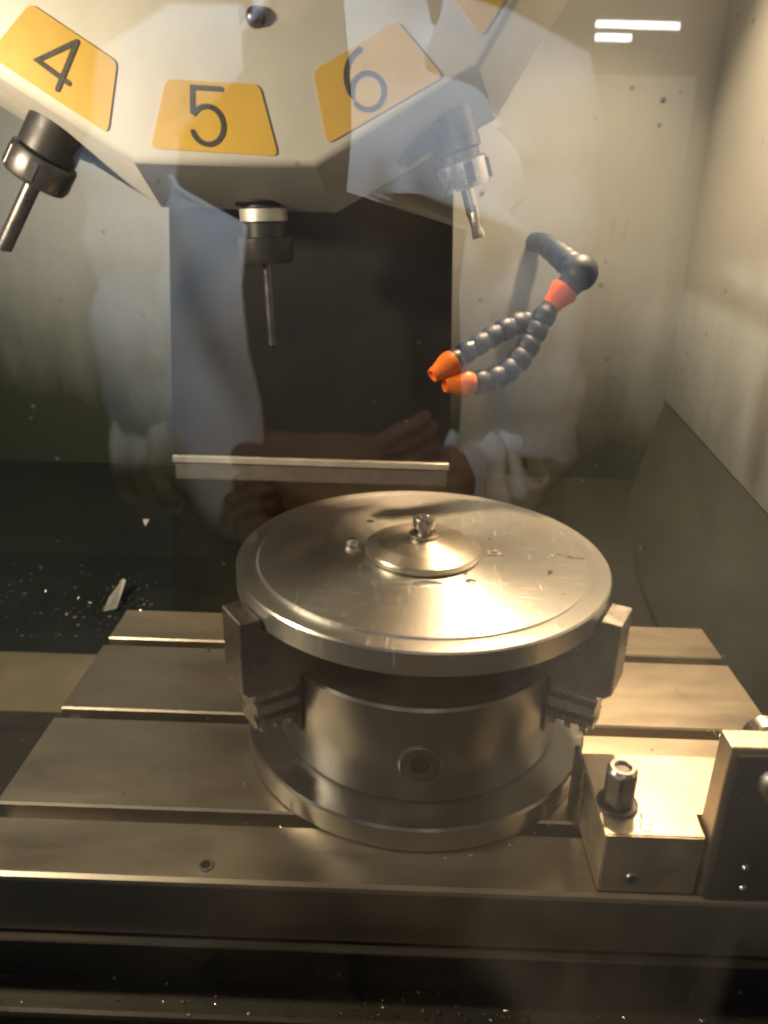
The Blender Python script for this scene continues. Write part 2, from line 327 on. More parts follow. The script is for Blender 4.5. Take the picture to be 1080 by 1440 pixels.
# ================================================================== disc on the chuck with its centre clamp
disc = tag(obj('aluminium_disc', lathe([(0, 0.1520), (0.1485, 0.1520), (0.150, 0.1535), (0.150, 0.1695), (0.1488, 0.1709), (0.1348, 0.1707), (0.1342, 0.1705), (0.1336, 0.1720), (0.1326, 0.1725), (0.06, 0.1725), (0, 0.1725)], 160), 'turned_aluminium', None, (CX, CY, 0), 25),
    'large flat turned aluminium disc gripped by the chuck jaws', 'disc')
cap = tag(obj('conical_cap', lathe([(0, 0.0002), (0.0445, 0.0002), (0.0468, 0.001), (0.0472, 0.0050), (0.0462, 0.0062), (0.0368, 0.0108), (0.0362, 0.0110), (0.0125, 0.0142), (0.0, 0.0142)], 96), 'turned_cap', None, (CX, CY, 0.1726), 20),
    'low conical clamping cap at the centre of the disc', 'clamp cap')
bolt = thing('socket_screw', 'socket head screw with washer standing up from the conical cap', 'screw', (CX, CY, 0.1869))
obj('washer', lathe([(0.0045, 0.0002), (0.0118, 0.0002), (0.0122, 0.0008), (0.0122, 0.0024), (0.0115, 0.003), (0.0045, 0.003)], 40), 'jaw_steel', bolt, None, 40)
obj('shank', lathe([(0.0052, 0.001), (0.0052, 0.0085)], 24), 'jaw_steel', bolt, None, 40)
obj('head', lathe([(0.005, 0.0078), (0.0084, 0.0078), (0.0088, 0.0083), (0.0088, 0.0158), (0.0084, 0.0163), (0.0054, 0.0163), (0.0052, 0.0160), (0.0050, 0.0105), (0.0, 0.0103)], 32), 'jaw_steel', bolt, None, 40)
def hexa(r, z0, z1, rc=None, bm=None):
    pts = [(r * math.cos(k * PI / 3), r * math.sin(k * PI / 3)) for k in range(6)]
    t = prism(pts, z0, z1, 'Z'); bmesh.ops.bevel(t, geom=[e for e in t.edges], offset=r * 0.12, segments=1, affect='EDGES'); return merge(bm, t)
sn = thing('clamp_nut', 'small bright nut on the disc left of the conical cap', 'nut', (CX - 0.058, CY + 0.009, 0.1726), (0, 0, 0.3))
obj('nut_body', hexa(0.0052, 0.0, 0.0045), 'bright_steel', sn); obj('stud', lathe([(0.0028, 0.001), (0.0028, 0.0062), (0.0, 0.0066)], 16), 'bright_steel', sn, None, 40)
sn = thing('clamp_screw', 'small screw sunk in a square dark pocket right of the conical cap', 'screw', (CX + 0.059, CY + 0.003, 0.1726))
obj('pocket', box(-0.0062, 0.0052, -0.0045, 0.0065, 0.0, 0.0005), 'jaw_steel', sn); obj('screw_head', lathe([(0.0, 0.003), (0.0028, 0.0026), (0.0034, 0.0005)], 16), 'bright_steel', sn, None, 50)
for (x, y, a, b_, lab) in ((0.003, -0.057, 0.0115, 0.0055, 'shallow oval counterbore in the disc in front of the conical cap'), (0.035, -0.050, 0.0042, 0.0036, 'small round dark hole in the disc right of the oval counterbore'), (-0.045, 0.062, 0.0035, 0.003, 'small dark hole in the disc behind the conical cap')):
    t = lathe([(0.0, 0.0003), (0.92, 0.0003), (1.0, 0.0001), (1.0, -0.0005)], 32); t.transform(Matrix.Diagonal((a, b_, 1, 1)))
    o = obj('bore_hole', t, 'grey_steel' if a > 0.01 else 'dark_holder', disc, (x, y, 0.1726), 40)

# ================================================================== clamp block, nut and stop plate at the right
blk = thing('clamp_block', 'bright rectangular aluminium block clamped on the table beside the chuck', 'clamp block', (0.19, 0.44, 0))
t = prism([(-0.042, -0.043), (0.0235, -0.043), (0.0235, -0.0205), (0.070, -0.0205), (0.070, 0.0395), (-0.042, 0.0395)], 0.0006, 0.051, 'Z')
bmesh.ops.bevel(t, geom=t.edges[:], offset=0.0010, segments=2, affect='EDGES'); obj('block_body', t, 'block_aluminium', blk)
obj('side_rib', box(-0.0458, -0.0422, 0.014, 0.042, 0.0008, 0.056, 0.0008, 1), 'jaw_steel', blk)
fh = Matrix.Translation((-0.020, -0.0431, 0.013)) @ Matrix.Rotation(PI / 2, 4, 'X')
hr = obj('front_screw', lathe([(0.0026, 0.0), (0.0028, 0.001), (0.0045, 0.001), (0.005, 0.0)], 24, mat=fh), 'grey_steel', blk, None, 40)
obj('hole', lathe([(0.0, 0.0004), (0.0027, 0.0004)], 20, mat=fh), 'black_steel', hr)
nut = thing('coupling_nut', 'tall hexagonal coupling nut with threaded hole standing on the bright block', 'nut', (0.162, 0.4255, 0.0512), (0, 0, 0.25))
obj('washer', lathe([(0.006, 0.0), (0.0135, 0.0), (0.014, 0.0006), (0.014, 0.0024), (0.0132, 0.0028), (0.006, 0.0028)], 36), 'dark_holder', nut, None, 40)
bmn = hexa(0.0115, 0.0030, 0.030); obj('nut_body', bmn, 'dark_holder', nut)
obj('rim', lathe([(0.0050, 0.0290), (0.0052, 0.0316), (0.0060, 0.0324), (0.0085, 0.0324), (0.0100, 0.0302)], 36), 'bright_steel', nut, None, 40)
for k in range(3): obj('thread', lathe([(0.0050, 0.0302 - k * 0.0018), (0.0038, 0.0294 - k * 0.0018), (0.0050, 0.0287 - k * 0.0018)], 24), 'bright_steel', nut, None, 40)
obj('bore', lathe([(0.0, 0.0252), (0.0052, 0.0253)], 24), 'black_steel', nut)
stop = thing('stop_plate', 'upright dark steel stop plate at the right end of the table', 'stop plate', (0.272, 0.405, 0))
obj('plate', box(-0.0555, 0.07, -0.008, 0.010, 0.0006, 0.125, 0.0012, 2), 'block_aluminium', stop)
obj('front_cover', box(-0.052, 0.07, -0.0115, -0.0083, 0.0006, 0.121, 0.001, 1), 'black_steel', stop)
obj('top_hole', lathe([(0, 0.1254), (0.0032, 0.1254), (0.0034, 0.1251)], 16), 'black_steel', stop, (-0.026, 0.001, 0))
rg = Matrix.Translation((-0.014, 0.030, 0.104)) @ Matrix.Diagonal((0.88, 0.45, 0.88, 1)) @ Matrix.Rotation(PI / 2, 4, 'X')
obj('ring', lathe([(0.0105, -0.012), (0.0105, 0.012), (0.0118, 0.0132), (0.0152, 0.0132), (0.016, 0.012), (0.016, -0.012), (0.0152, -0.0132), (0.0118, -0.0132), (0.0105, -0.012)], 40, mat=rg), 'bright_steel', stop, None, 35)
bt = Matrix.Translation((-0.024, -0.0118, 0.101)) @ Matrix.Rotation(PI / 2, 4, 'X')
obj('bolt_head', lathe([(0.0, 0.010), (0.007, 0.0092), (0.0115, 0.006), (0.0128, 0.001), (0.0128, 0.0)], 32, mat=bt), 'grey_steel', stop, None, 40)
for x, z in ((-0.03, 0.03), (-0.028, 0.012), (0.02, 0.02)):
    bt = Matrix.Translation((x, -0.0116, z)) @ Matrix.Rotation(PI / 2, 4, 'X')
    obj('small_screw', lathe([(0.0, 0.0022), (0.0022, 0.002), (0.003, 0.0)], 14, mat=bt), 'grey_steel', stop, None, 40)

# ================================================================== column cover
col = thing('column_cover', 'tall matt black cover plate hanging behind the table below the turret', 'cover plate', (-0.105, 0.93, 0.10))
bm = bmesh.new()
pts = [(-0.178, 0.032), (0.175, 0.032), (0.148, 1.015), (-0.129, 1.015)]
obj('plate', prism([( -0.178, 0.034), (0.175, 0.034), (0.158, 0.42), (0.150, 1.015), (-0.146, 1.015), (-0.154, 0.42)], 0.0, 0.10, 'Y'), 'column_black', col)
obj('edge_strip', box(-0.178, 0.174, -0.004, 0.06, 0.024, 0.0335, 0.0012, 1), 'strip_steel', col)
obj('wiper', box(-0.176, 0.172, 0.0, 0.05, 0.001, 0.0238, 0.001, 1), 'wiper_rubber', col)

# ================================================================== turret
TC = Vector((-0.149, 0.70, 0.747))
tur = thing('tool_turret', 'cream twelve-sided tool turret with yellow number plates above the disc', 'tool turret', TC)
RF, RB = 0.2936, 0.331
ofs = math.radians(-0.3)
def ngon(r, y, n=12, o=ofs): return [(r * math.sin(o + (k + 0.5) * 2 * PI / n), y, -r * math.cos(o + (k + 0.5) * 2 * PI / n)) for k in range(n)]
bm = bmesh.new()
rings = [ngon(RF, 0.0), ngon(RB, 0.105), ngon(RB * 0.99, 0.135)]
vr = [[bm.verts.new(p) for p in r] for r in rings]
bm.faces.new(vr[0]); bm.faces.new(vr[2][::-1])
for a, b_ in zip(vr, vr[1:]):
    for k in range(12): bm.faces.new((a[k], a[(k + 1) % 12], b_[(k + 1) % 12], b_[k]))
bmesh.ops.bevel(bm, geom=[e for e in bm.edges if all(abs(v.co.y) < 1e-6 for v in e.verts)], offset=0.006, segments=4, affect='EDGES', profile=0.5)
obj('body', bm, 'turret_paint', tur, None, 25)
obj('hub', lathe([(0.0, 0.02), (0.05, 0.018), (0.06, 0.0)], 48, mat=Matrix.Rotation(PI / 2, 4, 'X')), 'turret_paint', tur, None, 30)
obj('knob', lathe([(0.0, 0.0085), (0.004, 0.0078), (0.0068, 0.005), (0.0078, 0.001), (0.0078, -0.001)], 28, mat=Matrix.Translation((0.029, 0, -0.178)) @ Matrix.Rotation(PI / 2, 4, 'X')), 'dark_holder', tur, None, 50)
def ribbon(path, width, y0, y1, close_round=7):
    """a stroke of constant width with round ends, in the XZ plane"""
    P = [Vector((p[0], p[1])) for p in path]; n = len(P); L, R = [], []
    for i in range(n):
        d0 = (P[i] - P[i - 1]).normalized() if i else (P[1] - P[0]).normalized()
        d1 = (P[i + 1] - P[i]).normalized() if i < n - 1 else d0
        nrm = Vector((-(d0.y + d1.y), d0.x + d1.x)); nrm.normalize()
        c = max(0.5, nrm.dot(Vector((-d1.y, d1.x)))); L.append(P[i] + nrm * width / 2 / c); R.append(P[i] - nrm * width / 2 / c)
    bm = bmesh.new()
    def cap(p, d, s):
        base = math.atan2(d.y, d.x); return [p + Vector((math.cos(base + s * (k / close_round - 0.5) * PI), math.sin(base + s * (k / close_round - 0.5) * PI))) * width / 2 for k in range(1, close_round)]
    fr = [[bm.verts.new((q.x, y0, q.y)) for q in S] for S in (L, R)]
    for i in range(n - 1): bm.faces.new((fr[0][i], fr[1][i], fr[1][i + 1], fr[0][i + 1]))
    c0 = [bm.verts.new((q.x, y0, q.y)) for q in cap(P[0], P[0] - P[1], -1)]
    c1 = [bm.verts.new((q.x, y0, q.y)) for q in cap(P[-1], P[-1] - P[-2], -1)]
    bm.faces.new([fr[1][0]] + c0 + [fr[0][0]]) if (c0[0].co - fr[1][0].co).length < (c0[0].co - fr[0][0].co).length else bm.faces.new([fr[0][0]] + c0 + [fr[1][0]])
    bm.faces.new([fr[1][-1]] + c1 + [fr[0][-1]]) if (c1[0].co - fr[1][-1].co).length < (c1[0].co - fr[0][-1].co).length else bm.faces.new([fr[0][-1]] + c1 + [fr[1][-1]])
    ex = bmesh.ops.extrude_face_region(bm, geom=bm.faces[:])
    for v in ex['geom']:
        if isinstance(v, bmesh.types.BMVert): v.co.y = y1
    return bm
def arc(cx, cz, rx, rz, a0, a1, n=22): return [(cx + rx * math.cos(math.radians(a0 + (a1 - a0) * i / n)), cz + rz * math.sin(math.radians(a0 + (a1 - a0) * i / n))) for i in range(n + 1)]
GL = {5: [[(0.0125, 0.0205), (-0.0105, 0.0205), (-0.0110, 0.0030)] + arc(0.0010, -0.0065, 0.0132, 0.0140, 142, -158, 26)],
      6: [[(0.0085, 0.0215)] + arc(0.0075, -0.001, 0.0200, 0.0225, 100, 180, 14)[1:] + arc(0.0005, -0.0075, 0.0130, 0.0130, 170, -165, 30)],
      4: [[(0.0055, 0.0205), (-0.0175, -0.0070), (0.0105, -0.0100)], [(0.0056, 0.0205), (0.0040, -0.0185)]]}
def rpoly(pts, rad, n=4):
    o = []
    for i, p in enumerate(pts):
        p = Vector(p); a = Vector(pts[i - 1]); b_ = Vector(pts[(i + 1) % len(pts)])
        pa = p + (a - p).normalized() * rad; pb = p + (b_ - p).normalized() * rad
        for k in range(n + 1):
            t = k / n; o.append(tuple(pa * (1 - t) ** 2 + p * 2 * t * (1 - t) + pb * t * t))
    return o
NUM = {3: -61.5, 4: -31.0, 5: -1.8, 6: 28.6, 7: 58.5}
for num, a in NUM.items():
    rot = Matrix.Rotation(-math.radians(a), 4, 'Y')
    q = rpoly([(-0.0375, 0.026), (0.0375, 0.026), (0.0530, -0.0255), (-0.0530, -0.0255)], 0.0055)
    t = prism(q, -0.0012, 0.0, 'Y'); t.transform(rot @ Matrix.Translation((0, 0, -0.2495)))
    pl = obj('number_plate', t, 'plate_yellow', tur)
    for k, path in enumerate(GL.get(num, [])):
        d = ribbon(path, 0.0040, -0.0018 - 0.0002 * k, -0.0013)
        d.transform(rot @ Matrix.Translation((-0.006 if num != 4 else -0.0, 0, -0.2490)) @ Matrix.Rotation(0 if num != 4 else -0.05, 4, 'Y'))
        obj('digit', d, 'digit_grey', pl)
# dark round tool pockets cut in the turret rim, seen where the tools come out
TOOL = {4: (-32.5, 0.062), 5: (2.4, 0.100), 6: (34.0, 0.060)}
for num, (a, dy) in TOOL.items():
    rot = Matrix.Rotation(-math.radians(a), 4, 'Y')
    mt = rot @ Matrix.Translation((0, max(dy, 0.075) + 0.012, -0.312)) @ Matrix.Rotation(PI, 4, 'X')
    obj('tool_pocket', lathe([(0.0, 0.004), (0.030, 0.004), (0.036, 0.0), (0.036, -0.03)], 40, mat=mt), 'column_black', tur, None, 40)

# ================================================================== tools in the turret
def tool(num, label, prof, cutter, nutmat, bodymat, cutmat, r0, slots=0, base=None, tilt=None):
    a, dy = TOOL[num]; d = Vector((math.sin(math.radians(a)), 0, -math.cos(math.radians(a))))
    o = thing('tool_holder', label, 'tool holder', TC + Vector((0, dy, 0)) + d * r0, (0, 0, 0), 'tools hanging from the turret')
    if tilt is not None: o.location = base; a = tilt
    mt = Matrix.Rotation(-math.radians(a), 4, 'Y') @ Matrix.Rotation(PI, 4, 'X')
    body, nutp = prof
    obj('holder_body', lathe(body, 40, mat=mt), bodymat, o, None, 35)
    nb = obj('collet_nut', lathe(nutp, 40, mat=mt), nutmat, o, None, 35)
    rn = max(p[0] for p in nutp); z0 = min(p[1] for p in nutp); z1 = max(p[1] for p in nutp)
    for k in range(slots):
        s = box(rn - 0.0016, rn + 0.0007, -0.0042, 0.0042, z0 + 0.004, z1 - 0.004, 0.0004, 1); s.transform(mt @ Matrix.Rotation(k * 2 * PI / slots + 0.35, 4, 'Z'))
        obj('nut_flat', s, 'dark_holder', nb)
    c = lathe(cutter, 24, mat=mt); obj('cutter', c, cutmat, o, None, 40)
    return o, mt
o5, mt = tool(5, 'dark tool holder with a pale band hanging straight down below plate number 5',
    ([(0.018, -0.02), (0.018, 0.002), (0.0225, 0.003), (0.0225, 0.0065), (0.0195, 0.0075), (0.0195, 0.017), (0.0215, 0.0175), (0.0225, 0.018), (0.0225, 0.030), (0.0205, 0.031), (0.0205, 0.044), (0.0, 0.044)],
     [(0.0, 0.0442), (0.0262, 0.0442), (0.0270, 0.0452), (0.0270, 0.064), (0.0250, 0.068), (0.0, 0.068)]),
    [(0.0045, 0.066), (0.0042, 0.150), (0.0, 0.154)], 'black_steel', 'black_steel', 'dark_holder', 0.300)
t = lathe([(0.0226, 0.0182), (0.0230, 0.0185), (0.0230, 0.0295), (0.0226, 0.0298)], 40, mat=mt); obj('pale_band', t, 'strip_steel', o5, None, 35)
tool(4, 'dark tool holder with drill leaning outwards at the left below plate number 4',
    ([(0.026, -0.03), (0.026, 0.026), (0.024, 0.028), (0.021, 0.029), (0.0, 0.029)],
     [(0.0, 0.0292), (0.0285, 0.0292), (0.0295, 0.031), (0.0295, 0.050), (0.027, 0.055), (0.0, 0.055)]),
    [(0.0075, 0.053), (0.0075, 0.125), (0.0, 0.129)], 'dark_holder', 'black_steel', 'dark_holder', 0.300, 6)
o6, mt = tool(6, 'bright collet tool holder with short end mill right of plate number 6',
    ([(0.022, -0.045), (0.022, 0.022), (0.019, 0.024), (0.019, 0.030), (0.0, 0.030)],
     [(0.0, 0.0302), (0.0225, 0.0302), (0.0245, 0.0325), (0.0245, 0.050), (0.0225, 0.055), (0.0, 0.055)]),
    [(0.0058, 0.053), (0.0058, 0.070), (0.004, 0.071)], 'bright_steel', 'dark_holder', 'bright_steel', 0.300, 6, (0.040, 0.76, 0.502), 19.0)
# twisted flutes of the end mill
bm = bmesh.new(); n = 16; rings = []
for i in range(15):
    z = 0.0705 + i * 0.0020; tw = i * 0.22
    rr = [0.0062 * (0.72 + 0.28 * abs(math.cos(2 * PI * k / n * 1.0 ))) for k in range(n)]
    rings.append([bm.verts.new((rr[k] * math.cos(2 * PI * k / n + tw), rr[k] * math.sin(2 * PI * k / n + tw), z)) for k in range(n)])
for a, b_ in zip(rings, rings[1:]):
    for k in range(n): bm.faces.new((a[k], a[(k + 1) % n], b_[(k + 1) % n], b_[k]))
bm.faces.new(rings[0][::-1]); bm.faces.new(rings[-1]); bm.transform(mt)
obj('flutes', bm, 'bright_steel', o6, None, 50)

# ================================================================== coolant hoses
def seg_profile(r): return [(0.0, -0.0085), (r * 0.80, -0.0085), (r * 0.84, -0.006), (r * 0.84, -0.003), (r * 0.98, -0.001), (r * 1.03, 0.003), (r * 1.02, 0.008), (r * 0.90, 0.0105), (r * 0.6, 0.0112), (0.0, 0.0112)]
def hose(label, path, r, nozzle, start, cfg):
    o = thing('coolant_hose', label, 'coolant hose', path[0], (0, 0, 0), 'jointed coolant hoses')
    base = Vector(path[0])
    # resample the path
    cum = [0.0]
    for a, b_ in zip(path, path[1:]): cum.append(cum[-1] + (Vector(b_) - Vector(a)).length)
    def at(s):
        s = max(0, min(cum[-1], s))
        for i in range(len(path) - 1):
            if s <= cum[i + 1]: 
                t = (s - cum[i]) / max(1e-9, cum[i + 1] - cum[i]); return Vector(path[i]).lerp(Vector(path[i + 1]), t)
        return Vector(path[-1])
    step = 0.0158; s = 0.006; k = 0
    while s < cum[-1] - 0.004:
        p = at(s); d = at(s + 0.008) - at(s - 0.008)
        mt = Matrix.Translation(p - base) @ frame_to(d)
        obj('hose_segment', lathe(seg_profile(r * random.uniform(0.97, 1.03)), 20, mat=mt), cfg(k), o, None, 40); s += step; k += 1
    d = (at(cum[-1]) - at(cum[-1] - 0.012)).normalized()
    if nozzle:
        mt = Matrix.Translation(at(cum[-1]) - base) @ frame_to(d) @ Matrix.Diagonal((1, 1, 1, 1))
        obj('nozzle', lathe([(0.0, -0.004), (r * 0.95, -0.004), (r * 1.12, 0.001), (r * 1.12, 0.006), (r * 0.80, 0.016), (r * 0.60, 0.024), (r * 0.48, 0.024), (r * 0.42, 0.019), (0, 0.019)], 24, mat=mt), 'orange_plastic', o, None, 35)
    return o, base
blue = lambda k: 'blue_plastic'
ball = Vector((0.169, 0.760, 0.380))
feed = [Vector(p) for p in bez((0.186, 1.146, 0.392), (0.183, 1.05, 0.395), (0.166, 0.93, 0.398), (0.167, 0.772, 0.383), 24)]
hA, bA = hose('thick dark blue feed hose with elbow ball and red collar on the back wall', feed, 0.0128, False, None, blue)
obj('elbow_ball', lathe([(0.0, -0.017)] + [(0.017 * math.cos(t), 0.017 * math.sin(t)) for t in [i * PI / 14 - PI / 2 for i in range(1, 14)]] + [(0.0, 0.017)], 28, mat=Matrix.Translation(ball - bA)), 'blue_plastic', hA, None, 60)
dn = Vector((0.143, 0.75, 0.350)) - ball
obj('elbow_neck', lathe([(0.0145, 0.004), (0.0125, 0.015), (0.0110, 0.020), (0.0, 0.020)], 24, mat=Matrix.Translation(ball - bA) @ frame_to(dn)), 'blue_plastic', hA, None, 40)
obj('collar', lathe([(0.0, 0.0), (0.0135, 0.0), (0.0138, 0.003), (0.0095, 0.015), (0.0092, 0.021), (0.0, 0.0212)], 24, mat=Matrix.Translation(ball - bA + dn.normalized() * 0.0205) @ frame_to(dn)), 'red_plastic', hA, None, 35)
st = ball + dn.normalized() * 0.0425
p1 = bez(st, st + dn.normalized() * 0.035 + Vector((0.004, 0, 0)), (0.118, 0.722, 0.282), (0.066, 0.705, 0.284), 24)
hose('front coolant hose curving down to the lower orange nozzle', [tuple(p) for p in p1], 0.0112, True, None, blue)
p2 = bez((0.121, 0.748, 0.336), (0.108, 0.742, 0.334), (0.080, 0.722, 0.322), (0.050, 0.706, 0.303), 20)
hose('rear coolant hose ending in the upper orange nozzle beside the black plate', [tuple(p) for p in p2], 0.0102, True, None, blue)

# ================================================================== metal chips
def curl(n, r, pitch, wd):
    bm = bmesh.new(); A = []; 
    for i in range(n + 1):
        a = i * 0.55; A.append([bm.verts.new((r * math.cos(a), r * math.sin(a), pitch * i + s)) for s in (0, wd)])
    for a, b_ in zip(A, A[1:]): bm.faces.new((a[0], b_[0], b_[1], a[1]))
    bmesh.ops.solidify(bm, geom=bm.faces[:], thickness=0.0003); return bm
for loc, rot, n, lab in (((0.171, 0.412, 0.0545), (1.3, 0.2, 0.6), 11, 'curled bright metal chip lying at the foot of the coupling nut'),
                         ((0.287, 0.573, 0.003), (1.4, 0.3, 1.2), 13, 'curled bright metal chip on the table right of the chuck near the slot'),
                         ((0.349, 0.705, 0.002), (1.2, 0.5, 0.3), 9, 'small bright chip hanging at the right rear edge of the table')):
    o = tag(obj('metal_chip', curl(n, 0.0028, 0.0011, 0.0016), 'chip_metal', None, loc), lab, 'metal chip', 'curled chips lying about the table'); o.rotation_euler = rot
def flakes(name, spots, size, mat, label):
    bm = bmesh.new()
    for p in spots:
        s = size * random.uniform(0.4, 1.3); rt_ = Matrix.Translation(p) @ Matrix.Rotation(random.uniform(0, 6), 4, 'Z') @ Matrix.Rotation(random.uniform(-0.9, 0.9), 4, 'X')
        q = [(-s, -s * 0.4, 0), (s * 0.7, -s * 0.5, s * 0.2), (s, s * 0.3, 0.0), (-s * 0.3, s * 0.5, s * 0.35)]
        v = [bm.verts.new(rt_ @ Vector(a)) for a in q] + [bm.verts.new(rt_ @ (Vector(a) + Vector((0, 0, 0.0003)))) for a in q]
        for f in ((3, 2, 1, 0), (4, 5, 6, 7), (0, 1, 5, 4), (1, 2, 6, 5), (2, 3, 7, 6), (3, 0, 4, 7)): bm.faces.new([v[i] for i in f])
    o = tag(obj(name, bm, mat), label, 'metal chips', None, 'stuff'); return o
R_ = random.uniform
def tray_z(x, y):
    f = (x + 0.95) / 1.36; t = (1.02 - y) / 0.12; return (-0.06 + 0.02 * f) * (1 - t) + (-0.14 + 0.04 * f) * t
sp = []
for k in range(110):
    x = min(-0.335, random.gauss(-0.42, 0.07)) if k % 2 else random.gauss(-0.52, 0.05); y = max(0.90, min(1.06, random.gauss(0.95, 0.035)))
    sp.append(Vector((x, y, tray_z(x, y) + 0.004)))
for k in range(90):
    y = R_(0.90, 0.99); x = -0.345 - abs(random.gauss(0, 0.04)); sp.append(Vector((x, y, tray_z(x, y) + 0.005)))
flakes('tray_chips', sp, 0.0024, 'chip_metal', 'bright metal swarf scattered in the dark tray left of the table')
sp = [Vector((R_(-0.28, 0.33), TY0 - 0.020 + R_(0, 0.015), -0.1045)) for k in range(70)] + [Vector((0.03 + R_(-0.06, 0.09), TY0 - 0.016 + R_(0, 0.014), -0.1045)) for k in range(40)] + [Vector((R_(-0.3, -0.15), TY0 - 0.03 + R_(0, 0.006), -0.1172)) for k in range(40)]
flakes('ledge_chips', sp, 0.0012, 'chip_metal', 'fine bright swarf lying along the dark ledge below the table front')
sp = [Vector((R_(TX0, TX1), R_(TY0, TY1), 0.0007)) for k in range(40)] + [Vector((CX + 0.152 * math.cos(a), CY + 0.152 * math.sin(a), 0.001)) for a in [R_(-1.5, -0.6) for k in range(26)]]
flakes('table_chips', sp, 0.0011, 'chip_metal', 'fine bright swarf sprinkled over the table top')
bm = bmesh.new(); add(bm, [(0, 0, 0), (0.016, 0.002, 0.004), (0.024, 0.03, 0.022), (0.020, 0.032, 0.022), (0.004, 0.016, 0.006)], [(0, 1, 2, 3, 4)]); bm.transform(Matrix.Rotation(0.45, 4, 'X') @ Matrix.Scale(1.2, 4)); bmesh.ops.solidify(bm, geom=bm.faces[:], thickness=0.0008)
tag(obj('scrap_sheet', bm, 'strip_steel', None, (-0.398, 0.930, -0.098)), 'pointed bright metal offcut lying in the dark tray behind the table', 'metal offcut')
bm = bmesh.new(); add(bm, [(0, 0, 0.008), (0.010, 0.001, 0.008), (0.004, -0.004, -0.002)], [(0, 1, 2)]); bmesh.ops.solidify(bm, geom=bm.faces[:], thickness=0.0008)
tag(obj('scrap_sheet', bm, 'strip_steel', None, (-0.376, 1.06, -0.02)), 'tiny triangular bright metal offcut further back in the tray', 'metal offcut')

sw = tube([(0.100, -0.006, 0.1732), (0.104, -0.003, 0.1740), (0.110, 0.001, 0.1736), (0.116, -0.002, 0.1742), (0.121, -0.004, 0.1735), (0.131, -0.0045, 0.1734)], 0.0005, 6)
tag(obj('swarf_thread', sw, 'chip_metal', None, (CX, CY, 0)), 'thin bright squiggle of swarf lying on the right side of the disc', 'metal chip')
# ================================================================== work lamps inside the cabinet (above the picture)
for L, lab in ((LAMP_A, 'round warm work lamp under the cabinet roof above the right side'), (LAMP_B, 'round warm work lamp hanging low from the cabinet roof at the left side')):
    o = thing('work_lamp', lab, 'lamp', L + Vector((0, 0, 0.02)))
    obj('housing', lathe([(0.05, 0.0), (0.052, 0.004), (0.045, 0.06), (0.02, 0.075), (0.02, 1.12 - L.z - 0.02)], 32), 'black_steel', o, None, 40)

# ================================================================== machine door with its window
PY = 0.33
door = thing('machine_door', 'machine door with large clear window, spotted and misted, reflecting the photographer', 'door', (0, PY, -0.3))
obj('window_pane', box(-0.62, 0.40, 0.0, 0.005, 0.02, 1.35), 'window_glass', door)
for nm, q in (('frame_rail', (-0.72, 0.50, -0.012, 0.017, -0.08, 0.0195)), ('frame_rail', (-0.72, 0.50, -0.012, 0.017, 1.3505, 1.45)), ('frame_post', (-0.72, -0.6205, -0.012, 0.017, 0.0197, 1.3503)), ('frame_post', (0.4005, 0.50, -0.012, 0.017, 0.0197, 1.3503))):
    obj(nm, box(*q, 0.003, 2), 'frame_paint', door)
bm = bmesh.new()
for k in range(150):
    x, z = R_(-0.26, 0.26), R_(0.2, 0.9); s = 0.0004 + 0.0009 * random.random() ** 3
    t = bmesh.new(); bmesh.ops.create_icosphere(t, subdivisions=1, radius=s, matrix=Matrix.Translation((x, 0.0051, z)) @ Matrix.Diagonal((R_(0.7, 1.1), 0.25, R_(0.7, 1.5), 1))); merge(bm, t)
sp_ = obj('dried_spots', bm, 'cupboard_grey', door); sp_['kind'] = 'stuff'

# ================================================================== workshop behind the camera (seen as reflections)
for x0, x1, y, z, lab in ((2.09, 3.01, -9.34, 2.37, 'long lit fluorescent tube reflected at the upper right'), (2.10, 2.49, -9.34, 2.245, 'short lit fluorescent tube reflected just below the long one')):
    o = thing('fluorescent_lamp', lab, 'ceiling lamp', ((x0 + x1) / 2, y, z), (0, 0, 0), 'fluorescent tubes in the workshop'); hw = (x1 - x0) / 2
    obj('tube', tube([(-hw, 0, 0), (hw, 0, 0)], 0.035, 12), 'tube_light', o, None, 40)
    obj('batten', box(-hw - 0.02, hw + 0.02, -0.04, 0.04, 0.040, 0.09, 0.004, 1), 'cupboard_grey', o)
o = thing('added_lamp', 'unseen lamp added above the machine to light the photographer', 'ceiling lamp', (-0.2, 0.76, 2.08))  # out-of-view housing added to go with the extra light on the person
obj('housing', box(-0.7, 0.7, -0.06, 0.14, 0.02, 0.08, 0.005, 1), 'cupboard_grey', o)
cb = thing('steel_cupboard', 'tall pale grey steel cupboard reflected at the right', 'cupboard', (1.75, -6.0, FZ))
obj('carcass', box(-0.45, 0.45, -0.5, 0.0, 0.0, 2.3, 0.01, 2), 'cupboard_grey', cb)
for x0, x1 in ((-0.43, -0.01), (0.01, 0.43)):
    d_ = obj('cupboard_door', box(x0, x1, 0.002, 0.022, 0.05, 2.25, 0.004, 2), 'cupboard_grey', cb)
    obj('handle', box((x1 - 0.05) if x0 < 0 else x0 + 0.03, (x1 - 0.03) if x0 < 0 else x0 + 0.05, 0.0225, 0.04, 1.1, 1.3, 0.003, 1), 'black_steel', d_)

